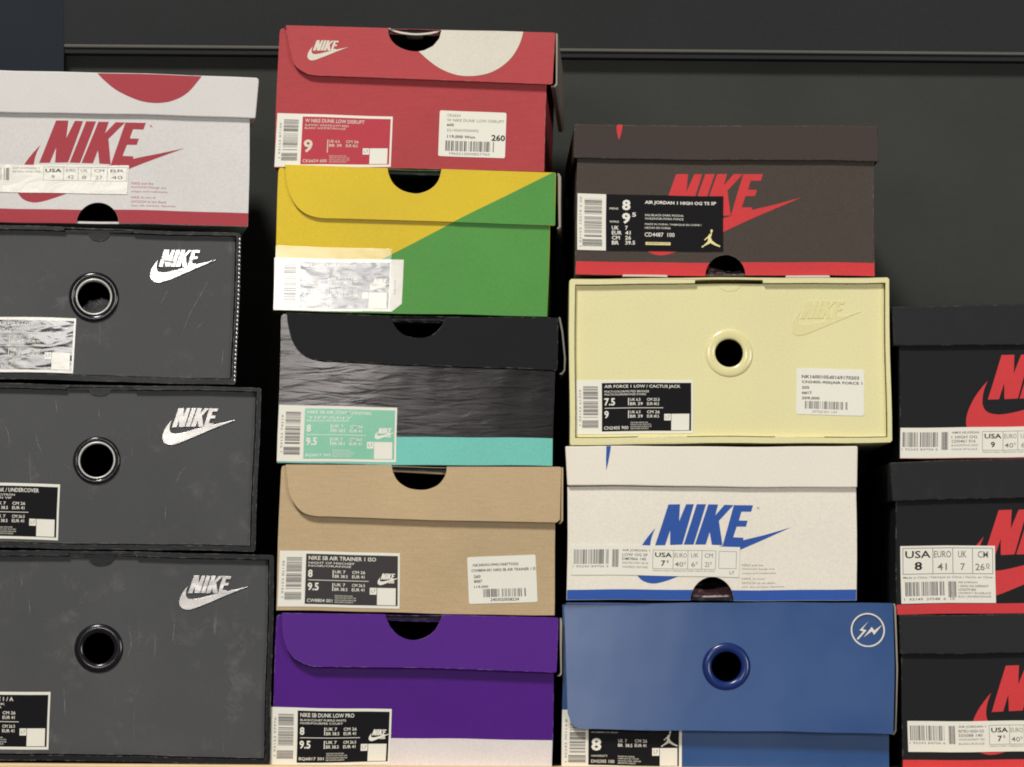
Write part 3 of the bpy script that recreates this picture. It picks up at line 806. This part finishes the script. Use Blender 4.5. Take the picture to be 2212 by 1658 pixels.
# --- black and teal
def bt_body(b, fr): b.sheet(us('B3', [(96, 922), (2052, 952), (2049, 1148), (94, 1124)]), 0.0038, teal)
notchB3 = [(902, 76), (925, 145), (990, 210), (1090, 236), (1180, 222), (1250, 165), (1292, 86)]
rt, fr, bo, lo, tl = flap_box('B3', 'black shoe box with crinkled shiny front and teal bottom band, above the kraft box',
    [(160, 58)] + notchB3 + [(2082, 96), (2090, 104), (2083, 462), (2072, 472), (1200, 436), (400, 402), (300, 374), (232, 320), (190, 235), (168, 140)],
    None, [(118, 62), (2065, 480), (2050, 1152), (90, 1128)], 175, 262, black_flap, foil,
    [(2092, 90), (2106, 92), (2124, 190), (2140, 380), (2136, 470), (2112, 500), (2092, 494), (2112, 486), (2126, 462), (2128, 380), (2112, 200)], 0.0045, 0.02, side_m=black_flap, edge_m=edge_dark, extra_body=bt_body, left_top=(122, 66))
std_label(fr, rt, us('B3', [(105, 714), (945, 728), (938, 1116), (90, 1116)]), 0.0037, 'NIKE SB AIR ZOOM JANOSKI', 'TIFFANY', 'BLACK/AURORA', ['8', '9.5'],
    [('UK 7', 'BR 38.5', 'CM 26', 'EUR 41'), ('UK 7', 'BR 38.5', 'CM 26.5', 'EUR 41')], 'BQ6817 303', panel=lab_green, sheet=paper, seed=22)

# --- kraft
notchB4 = [(903, 84), (915, 140), (950, 200), (1020, 245), (1100, 258), (1170, 250), (1240, 215), (1285, 150), (1295, 90)]
rt, fr, bo, lo, tl = flap_box('B4', 'plain tan kraft shoe box with a white price sticker, on top of the purple box',
    [(150, 80)] + notchB4 + [(2098, 98), (2108, 106), (2104, 475), (2080, 494), (1200, 472), (370, 450), (290, 430), (230, 378), (185, 300), (165, 200)],
    None, [(118, 82), (2070, 500), (2060, 1152), (82, 1114)], 190, 285, kraft, kraft,
    [(2110, 100), (2122, 104), (2126, 480), (2110, 502), (2092, 502), (2106, 486)], 0.003, 0.02, edge_m=kraft, left_top=(120, 84))
std_label(fr, rt, us('B4', [(112, 691), (966, 711), (958, 1106), (90, 1088)]), 0.0038, 'NIKE SB AIR TRAINER 1 ISO', 'NIGHT OF MISCHIEF', 'NOIR/ORANGE', ['8', '9.5'],
    [('UK 7', 'BR 38.5', 'CM 26', 'EUR 41'), ('UK 7', 'BR 38.5', 'CM 26.5', 'EUR 41')], 'CW8804 001', panel=lab_char, seed=23)
price_sticker(fr, rt, us('B4', [(1443, 735), (1930, 717), (1940, 1055), (1452, 1068)]), 0.0038, 490, 335,
    [('NK3403N1094319687T0350', 40, 50, 365, 70, 0.3, ink), ('CW8804-001 NIKE SB AIR TRAINER 1 IS', 28, 88, 485, 108, 0.5, ink), ('260', 42, 130, 90, 152, 0.6, ink), ('8087', 42, 165, 100, 186, 0.6, ink), ('119,000', 42, 206, 142, 226, 0.6, ink), ('2403020008234', 155, 298, 358, 320, 0.4, ink)],
    (105, 232, 415, 290), seed=24)

# --- purple
def pu_body(b, fr): b.sheet(us('B5', [(50, 958), (2046, 980), (2044, 1172), (46, 1162)]), 0.0038, lilac)
notchB5 = [(862, 86), (878, 135), (912, 192), (975, 246), (1060, 270), (1150, 250), (1215, 200), (1250, 140), (1266, 92)]
rt, fr, bo, lo, tl = flap_box('B5', 'purple flip-top shoe box with a pale bottom band, on the wooden shelf',
    [(125, 74)] + notchB5 + [(2085, 106), (2094, 116), (2080, 488), (2070, 497), (1200, 470), (350, 452), (270, 426), (200, 378), (152, 290), (130, 180)],
    None, [(86, 80), (2058, 512), (2045, 1174), (44, 1164)], 150, 292, purple, purple,
    [(2102, 108), (2114, 112), (2120, 140), (2116, 510), (2100, 526), (2078, 522), (2096, 512), (2106, 498)], 0.006, 0.02, extra_body=pu_body, left_top=(90, 84))
std_label(fr, rt, us('B5', [(45, 742), (903, 760), (890, 1151), (41, 1161)]), 0.0037, 'NIKE SB DUNK LOW PRO', 'BLACK/COURT PURPLE-WHITE', 'NOIR/POURPRE COURT', ['8', '9.5'],
    [('UK 7', 'BR 38.5', 'CM 26', 'EUR 41'), ('UK 7', 'BR 38.5', 'CM 26.5', 'EUR 41')], 'BQ6817 301', seed=25)

# ================================================================== COLUMN 3
# --- dark brown
r = 'C1'
root, fr = thing('shoe_box', 'dark brown lidded shoe box with smudged red logo, on top of the pale yellow box', 'shoe box', *u(r, 1070, 1008), G_LID, lean=-0.01)
quad = us(r, [(140, 270), (2003, 280), (2010, 1012), (125, 1004)])
b = M(fr); cx = u(r, 1070, 0)[0]
b.prism(notched_bottom(quad[0], quad[1], quad[2], quad[3], cx, 126 * uk(r), u(r, 0, 876)[1]), 0.004, 0.006, brown)
shell(b, quad, 0.0062, DEPTH, brown)
stripe(b, 0.0038, scarlet, r, cx, 126 * uk(r), u(r, 133, 920), u(r, 2007, 928), u(r, 2008, 1010), u(r, 127, 1002), u(r, 0, 876)[1])
for x0, x1, yy in ((425, 700, 1002), (1450, 1720, 1010)):
    b.prism(us(r, [(x0, yy), (x1, yy + 2), (x1 + 6, yy + 14), (x0 - 4, yy + 11)]), 0.001, 0.02, cream_ink)
bo = b.build('body', root, 0.0006)
logo(fr, bo, *u(r, 672, 632), 262 * uk(r), 0.004, scarlet, 0.004, 0.34, 0.98)
l = M(fr)
l.prism(us(r, [(118, 66), (126, 60), (2015, 70), (2026, 78), (2031, 294), (114, 273)]), 0.0, DEPTH + 0.003, brown_lid)
l.sheet(smooth(us(r, [(388, 63), (420, 63), (418, 90), (408, 130), (398, 155), (388, 120), (384, 90)]), 3, True), -0.0002, scarlet)
l.build('lid', root, 0.0008)
mb = M(fr); q = us(r, [(143, 493), (1060, 507), (1058, 854), (140, 850)])
mb.prism(q, 0.0034, 0.0037, ink)
L = Lab(mb, q, 917, 352, 0.0034)
L.rect(0.5, 0.5, 180, 351, paper, 1); L.bars(45, 32, 155, 270, True, 2, 31); L.bars(32, 282, 157, 328, True, 2, 32)
L.text('1 93153 10219 2 00', 14, 20, 28, 330, inkgrey, 2, 0, True)
L.text('MENS', 203, 82, 258, 94, paper, 1, 0.3); L.text('WMNS', 203, 164, 262, 176, paper, 1, 0.3)
L.text('8', 282, 32, 334, 98, paper, 1, 1.6); L.text('9', 282, 114, 334, 182, paper, 1, 1.6); L.text('5', 345, 112, 370, 138, paper, 1, 1)
for i, (a, c) in enumerate((('UK', '7'), ('EUR', '41'), ('CM', '26'), ('BR', '39.5'))):
    yy = 196 + i * 31; L.text(a, 218, yy, 218 + (44, 62, 50, 44)[i], yy + 24, paper, 1, 0.9); L.text(c, 302, yy, 302 + (16, 34, 36, 62)[i], yy + 24, paper, 1, 0.9)
L.text('AIR JORDAN 1 HIGH OG TS SP', 424, 36, 872, 62, paper, 1, 1.2)
for i, (t, x) in enumerate((('SAIL/BLACK-DARK MOCHA', 668), ('VOILE/NOIR-MOKA FONCE', 668), ('MADE IN CHINA / FABRIQUE EN CHINE /', 782), ('HECHO EN CHINA', 588))):
    yy = (120, 142, 178, 200)[i]; L.text(t, 426, yy, x, yy + 13, paper, 1, 0.1)
L.text('CD4487  100', 424, 236, 612, 262, paper, 1, 0.5)
L.rect(430, 296, 586, 314, gold, 1); L.text('JORDAN.COM', 440, 299, 576, 311, ink, 2, 0)
jumper(L, 780, 210, 118, gold)
mb.build('size_label', root)
inside_paper('pinkish white tissue paper inside the dark brown box, showing in its notch', (u(r, 955, 0)[0], u(r, 0, 930)[1], u(r, 1190, 0)[0], u(r, 0, 1000)[1]), 0.0085, [tissue, tissue_pink], seed=4, bands=[0, 0, 1, 0, 1, 1, 0, 1, 1])

# --- pale yellow drawer
rt, fr, dd = drawer('C2', 'pale yellow drawer shoe box with round eyelet and white price sticker, under the brown box', [(88, 50), (2096, 42), (2116, 1078), (92, 1094)],
    [(124, 84), (2074, 74), (2088, 1046), (124, 1048)], (875, 1305), None, (1097, 520), 88, 150, cream, cream, 6.5, 0.0,
    (1545, 300, 112, 0.0, cream_gloss, 0.00038), False, ring_m=cream_gloss, bot_tabs=[(508, 835), (1372, 1700)])
mb = M(fr); mb.prism(us('C2', [(1025, 84)] + [(1097 + 70 * math.cos(math.radians(a)), 86 + 46 * math.sin(math.radians(a))) for a in range(0, 181, 12)]), 0.0042, 0.0044, cream); mb.build('thumb_tab', dd)
std_label(fr, rt, us('C2', [(130, 683), (868, 688), (865, 1022), (129, 1024)]), 0.0043, 'AIR FORCE 1 LOW / CACTUS JACK', 'MULTI-COLOR/MUTED BRONZE', 'MULTICOLORE/BRONZE SOURD', ['7.5', '9'],
    [('UK 6.5', 'BR 39', 'CM 25.5', 'EUR 40.5'), ('UK 6.5', 'BR 39', 'CM 26', 'EUR 40.5')], 'CN2405 900', sb=False, seed=33)
price_sticker(fr, rt, us('C2', [(1518, 610), (1946, 617), (1942, 908), (1514, 900)]), 0.0043, 428, 292,
    [('NK1600105d0169170203', 35, 42, 395, 64, 0.8, ink), ('CN2405-900(AIR FORCE 1', 35, 78, 415, 100, 0.8, ink), ('205', 35, 113, 82, 131, 0.8, ink), ('6#17', 35, 146, 98, 165, 0.8, ink), ('209,000', 35, 180, 146, 200, 0.8, ink), ('2077320 6H1 1100', 100, 266, 255, 280, 0, inkgrey)],
    (55, 207, 325, 256), seed=34)

# --- white and blue
r = 'C3'
root, fr = thing('shoe_box', 'off-white lidded shoe box with large royal blue logo and blue bottom band', 'shoe box', *u(r, 985, 1030), G_LID, lean=0.045)
quad = us(r, [(78, 315), (1893, 322), (1896, 1032), (72, 1028)])
b = M(fr); cx = u(r, 988, 0)[0]
b.prism(notched_bottom(quad[0], quad[1], quad[2], quad[3], cx, 136 * uk(r), u(r, 0, 882)[1]), 0.004, 0.006, warm_white)
shell(b, quad, 0.0062, DEPTH, body_blk)
stripe(b, 0.0038, royal, r, cx, 136 * uk(r), u(r, 75, 964), u(r, 1894, 963), u(r, 1894, 1030), u(r, 74, 1026), u(r, 0, 882)[1])
bo = b.build('body', root, 0.0006)
logo(fr, bo, *u(r, 625, 685), 255 * uk(r), 0.004, royal, 0.0, 0.34, 0.98)
mb = M(fr); LL = Lab(mb, us(r, [(1165, 790), (1460, 790), (1460, 960), (1165, 960)]), 295, 170, 0.004)
for i, (t, x) in enumerate((('NIKE and the', 140), ('SWOOSH Design and', 210), ('unique and trademarks.', 225), ('NIKE, le nom', 150), ('SWOOSH et son dessin', 218), ('sont des marques deposees.', 280))):
    yy = 8 + i * 26 + (8 if i > 2 else 0); LL.text(t, 8, yy, x, yy + 14, inkgrey, 1, 0)
mb.build('fine_print', bo)
mb = M(fr); LL.mb = mb; LL.text('R', 105, -352, 122, -336, inkgrey, 1, 0); mb.build('trademark_sign', bo)
l = M(fr)
l.prism(us(r, [(65, 62), (1896, 62), (1903, 70), (1899, 322), (78, 308)]), 0.0, DEPTH + 0.003, warm_white)
l.sheet(us(r, [(324, 64), (352, 64), (346, 110), (335, 170), (324, 216), (322, 150)]), -0.0002, royal)
l.build('lid', root, 0.0008)
def jordan_label(root, fr, q, seed, lines, us_size, cells, qr=True, paperm=None, y=0.0037):
    mb = M(fr); mb.prism(q, y - 0.0003, y, paperm or paper)
    L = Lab(mb, q, 1060, 190, y - 0.0003)
    L.bars(15, 28, 235, 120, False, 1, seed); L.bars(258, 28, 300, 140, False, 1, seed + 9)
    L.text('1 95243 84706 6', 10, 128, 235, 142, inkgrey, 1, 0)
    for i, t in enumerate(lines):
        yy = (26, 52, 78, 106, 132)[i]; L.text(t, 320, yy, 320 + (172, 160, 150, 165, 162)[i], yy + (18, 18, 18, 13, 13)[i], barink if i < 3 else inkgrey, 1, 0.4 if i < 3 else 0)
    L.frame(512, 26, 910, 146, 2.5, inkgrey, 1)
    L.rect(640, 28, 642.5, 144, inkgrey, 2); L.rect(732, 28, 734.5, 144, inkgrey, 2); L.rect(820, 28, 822.5, 144, inkgrey, 2)
    L.text('USA', 526, 42, 632, 72, ink, 1, 0.9); L.text(us_size[0], 566, 92, 592, 128, ink, 1, 1)
    if us_size[1]: L.text(us_size[1], 600, 90, 614, 106, ink, 1, 0.3)
    for (a, c, s_), (x0, x1) in zip(cells, ((648, 726), (752, 800), (838, 890))):
        L.text(a, x0, 44, x1, 72, inkgrey, 1, 0); L.text(c, x0 + 4, 100, x1 - 20, 130, inkgrey, 1, 0.1); L.text(s_, x1 - 16, 98, x1 - 4, 114, inkgrey, 1, 0)
    L.text('MADE IN CHINA / FABRIQUE EN CHINE / HECHO EN CHINA', 515, 152, 905, 163, inkgrey, 1, 0)
    if qr: L.frame(928, 28, 1040, 138, 2.5, inkgrey, 1); L.text('L7', 1000, 152, 1028, 172, barink, 1, 0)
    mb.build('size_label', root)
jordan_label(root, fr, us(r, [(100, 682), (1160, 692), (1155, 882), (98, 870)]), 41, ['AIR JORDAN 1', 'LOW OG SP', 'DM7866 140', 'SAIL/MILITARY BLUE', 'VOILE/BLEU MILITAIRE'], ('7', '5'), (('EURO', '40', '5'), ('UK', '6', '5'), ('CM', '25', '5')))
inside_paper('striped pink, white and dark wrapping paper in the notch of the off-white box', (u(r, 858, 0)[0], u(r, 0, 895)[1], u(r, 1122, 0)[0], u(r, 0, 1022)[1]), 0.0085, [tissue, tissue_pink, tissue_dark], seed=6, bands=[0, 0, 2, 2, 1, 1, 1, 0, 2])

def bulge(x, y):
    a = 0.0058 * max(0.0, min(1.0, (u('C4', 2120, 0)[0] - x) / 720.0)) ** 3
    b = 0.0008 * max(0.0, (x - u('C4', 1500, 0)[0]) / 215.0) ** 2
    return a - 0.0052 * max(0.0, (y - 1304) / 270.0)
# --- satin blue with big front flap
r = 'C4'
root, fr = thing('shoe_box', 'satin blue shoe box with a deep front flap, blue eyelet and white circle emblem', 'shoe box', *u(r, 1075, 1126), G_DRAW, lean=-0.01)
root['group'] = G_FLAP
hx, hy = u(r, 1073, 468); rh = 93 * uk(r)
b = M(fr)
b.holed(us(r, [(50, 78), (2110, 80), (2106, 1130), (44, 1120)]), circle(hx, hy, rh + 14, 40), 0.0080, 0.0095, navy)
shell(b, us(r, [(51, 79), (2109, 81), (2105, 1129), (45, 1119)]), 0.0097, DEPTH, navy)
bo = b.build('body', root)
l = M(fr)
warped(l, us(r, [(76, 66), (2112, 67), (2124, 72), (2128, 480), (2122, 888), (1100, 872), (152, 858), (124, 845), (98, 810), (80, 762), (66, 450), (60, 100)]), circle(hx, hy, rh + 0.5, 64), 0.002, navy, lambda x, y: bulge(x, y))
l.prism(us(r, [(76, 67), (2122, 70), (2122, 80), (66, 78)]), 0.0022, DEPTH + 0.002, navy)
lo = l.build('lid', root)
s_ = M(fr); s_.prism(us(r, [(2126, 68), (2138, 70), (2144, 90), (2152, 480), (2146, 872), (2132, 894), (2112, 892), (2128, 880), (2138, 860), (2142, 480), (2132, 90)]), 0.0004, DEPTH, edge_grey); s_.build('lid_side_panel', lo, 0.0003)
rg = M(fr); ring(rg, hx, hy, rh, 152 * uk(r), 0.0028, bulge(hx, hy) + 0.0004, navy_gloss); rg.build('finger_hole_ring', lo)
emb = M(fr); ex, ey = u(r, 1963, 238)
emb.holed(circle(ex, ey, 107 * uk(r), 64), circle(ex, ey, 98 * uk(r), 64), bulge(ex, ey) - 0.0007, bulge(ex, ey) + 0.0002, warm_white)
for p in ([(1968, 184), (1910, 240), (1934, 247), (1892, 294), (1902, 298), (1955, 240), (1930, 232)],
          [(1936, 284), (1988, 218), (2004, 240), (2054, 204), (2002, 268), (1988, 246)]): emb.sheet(us(r, p), bulge(ex, ey) - 0.0006, warm_white)
emb.build('emblem', lo)
mb = M(fr); q = us(r, [(47, 740), (803, 748), (800, 1108), (43, 1100)])
mb.prism(q, 0.0076, 0.0078, paper); L = Lab(mb, q, 756, 360, 0.0076)
L.bars(50, 40, 150, 270, True, 1, 51); L.bars(42, 285, 152, 335, True, 1, 52); L.text('1 95243 70114 8', 20, 60, 34, 330, inkgrey, 1, 0, True)
L.rect(168, 20, 738, 346, ink, 1)
L.text('AIR JORDAN 1 HI / FRGMT', 185, 136, 355, 146, paper, 2, 0)
L.text('8', 187, 176, 250, 256, paper, 2, 1.6)
for t, x0, y0, x1 in (('UK  7', 355, 180, 410), ('BR  38.5', 355, 208, 445), ('CM 26', 460, 178, 538), ('EUR 41', 460, 206, 532)): L.text(t, x0, y0, x1, y0 + 20, paper, 2, 0.6)
L.text('UNIVERSITY', 187, 282, 290, 294, paper, 2, 0); L.text('DH2305 100', 187, 312, 332, 332, paper, 2, 0.3)
for i in range(4): L.text(('MADE IN CHINA', 'FABRIQUE EN CHINE', 'HECHO EN CHINA / NIKE USA', 'BEAVERTON OREGON')[i], 355, 284 + i * 14, 355 + (105, 130, 145, 110)[i], 293 + i * 14, paper, 2, 0)
L.rect(570, 232, 615, 280, paper, 2); L.text('L7', 580, 244, 606, 266, inkgrey, 3, 0)
L.rect(618, 232, 728, 344, paper, 2)
jumper(L, 625, 122, 104, paper, 2)
mb.build('size_label', root)

# ================================================================== COLUMN 4: black boxes with red logo
def black_box(r, label, lid_pts, body, band, logo_at, lean):
    root, fr = thing('shoe_box', label, 'shoe box', *u(r, (body[0][0] + body[1][0]) / 2, body[3][1]), G_LID, lean)
    q = us(r, body); b = M(fr)
    b.prism(q, 0.004, 0.006, body_blk); shell(b, q, 0.0062, DEPTH, body_blk)
    if band: b.sheet(us(r, band), 0.0038, scarlet)
    bo = b.build('body', root, 0.0008)
    lx, ly, lh, sl, sh = logo_at
    logo(fr, bo, *u(r, lx, ly), lh * uk(r), 0.004, scarlet, sl, sh)
    l = M(fr); l.prism(us(r, lid_pts), 0.0, DEPTH + 0.003, lid_blk); l.build('lid', root, 0.0012)
    return root, fr
r = 'D1'
rt, fr = black_box(r, 'black lidded shoe box, top of the rightmost stack, its label reading USA 9', [(172, 152), (182, 146), (2930, 66), (2930, 462), (185, 502)],
    [(240, 480), (2900, 440), (2900, 1490), (248, 1524)], [(248, 1512), (2898, 1478), (2898, 1489), (248, 1523)], (1040, 980, 400, -0.005, 0.31), 0.0)
jordan_label(rt, fr, us(r, [(250, 1243), (1790, 1216), (1792, 1494), (250, 1518)]), 61, ['WMNS AIR JORDAN', '1 HIGH OG', 'CD0461 016', 'BLACK/METALLIC GOLD', 'NOIR/OR METALLIQUE'], ('9', ''), (('EURO', '40', '5'), ('UK', '6', '5'), ('CM', '26', '0')))
r = 'D2'
rt, fr = black_box(r, 'black lidded shoe box with a nearly square USA 8 label, middle of the rightmost stack', [(160, 92), (172, 84), (3130, 8), (3130, 410), (184, 468)],
    [(222, 440), (3110, 400), (3110, 1560), (232, 1580)], [(233, 1480), (3108, 1460), (3108, 1559), (233, 1578)], (1092, 1005, 440, -0.005, 0.31), 0.0)
mb = M(fr); q = us(r, [(270, 906), (1198, 908), (1208, 1468), (280, 1471)])
mb.prism(q, 0.0034, 0.0037, paper); L = Lab(mb, q, 930, 562, 0.0034)
L.frame(22, 20, 910, 278, 6, inkgrey, 1)
for x in (315, 512, 706): L.rect(x, 26, x + 6, 272, inkgrey, 1)
L.text('USA', 48, 48, 298, 120, ink, 1, 0.6); L.text('8', 138, 156, 214, 238, ink, 1, 1)
for t, v, x0, x1, a, c in (('EURO', '41', 330, 500, 362, 456), ('UK', '7', 568, 650, 590, 634), ('CM', '26', 760, 862, 736, 828)):
    L.text(t, x0, 52, x1, 118, inkgrey, 1, 0.4); L.text(v, a, 174, c, 242, inkgrey, 1, 0.5)
L.text('0', 840, 172, 876, 214, inkgrey, 1, 0.2); L.rect(838, 218, 880, 223, inkgrey, 1)
L.text('Made in China / Fabrique en Chine / Hecho en China', 26, 298, 905, 326, inkgrey, 1, 0.3)
L.bars(42, 352, 425, 490, False, 1, 71); L.bars(465, 352, 548, 508, False, 1, 72)
L.text('1  93149  27548  6  10', 30, 510, 525, 534, barink, 1, 0.3)
for i, t in enumerate(('AIR JORDAN', '1 HIGH OG DEFIANT', 'CD6579-006', 'UNIVERSITY BLUE/BLACK', 'BLEU UNIVERSITE/NOIR')):
    yy = (352, 386, 420, 456, 490)[i]; L.text(t, 562, yy, 562 + (190, 300, 175, 325, 325)[i], yy + (22, 22, 24, 20, 20)[i], barink, 1, 0.4 if i < 3 else 0)
mb.build('size_label', rt)
r = 'D3'
rt, fr = black_box(r, 'black lidded shoe box, lowest of the rightmost stack, its label reading USA 7', [(254, 134), (266, 126), (3220, 96), (3220, 500), (272, 522)],
    [(290, 500), (3200, 470), (3200, 1700), (296, 1702)], [(298, 1586), (3198, 1576), (3198, 1698), (298, 1700)], (1197, 1103, 458, -0.003, 0.31), 0.0)
jordan_label(rt, fr, us(r, [(345, 1194), (2040, 1190), (2044, 1500), (352, 1505)]), 63, ['AIR JORDAN 1', 'RETRO HIGH OG', '555088 140', 'WHITE/UNIVERSITY RED', 'BLANC/ROUGE'], ('7', '5'), (('EURO', '40', '5'), ('UK', '6', '5'), ('CM', '25', '5')))
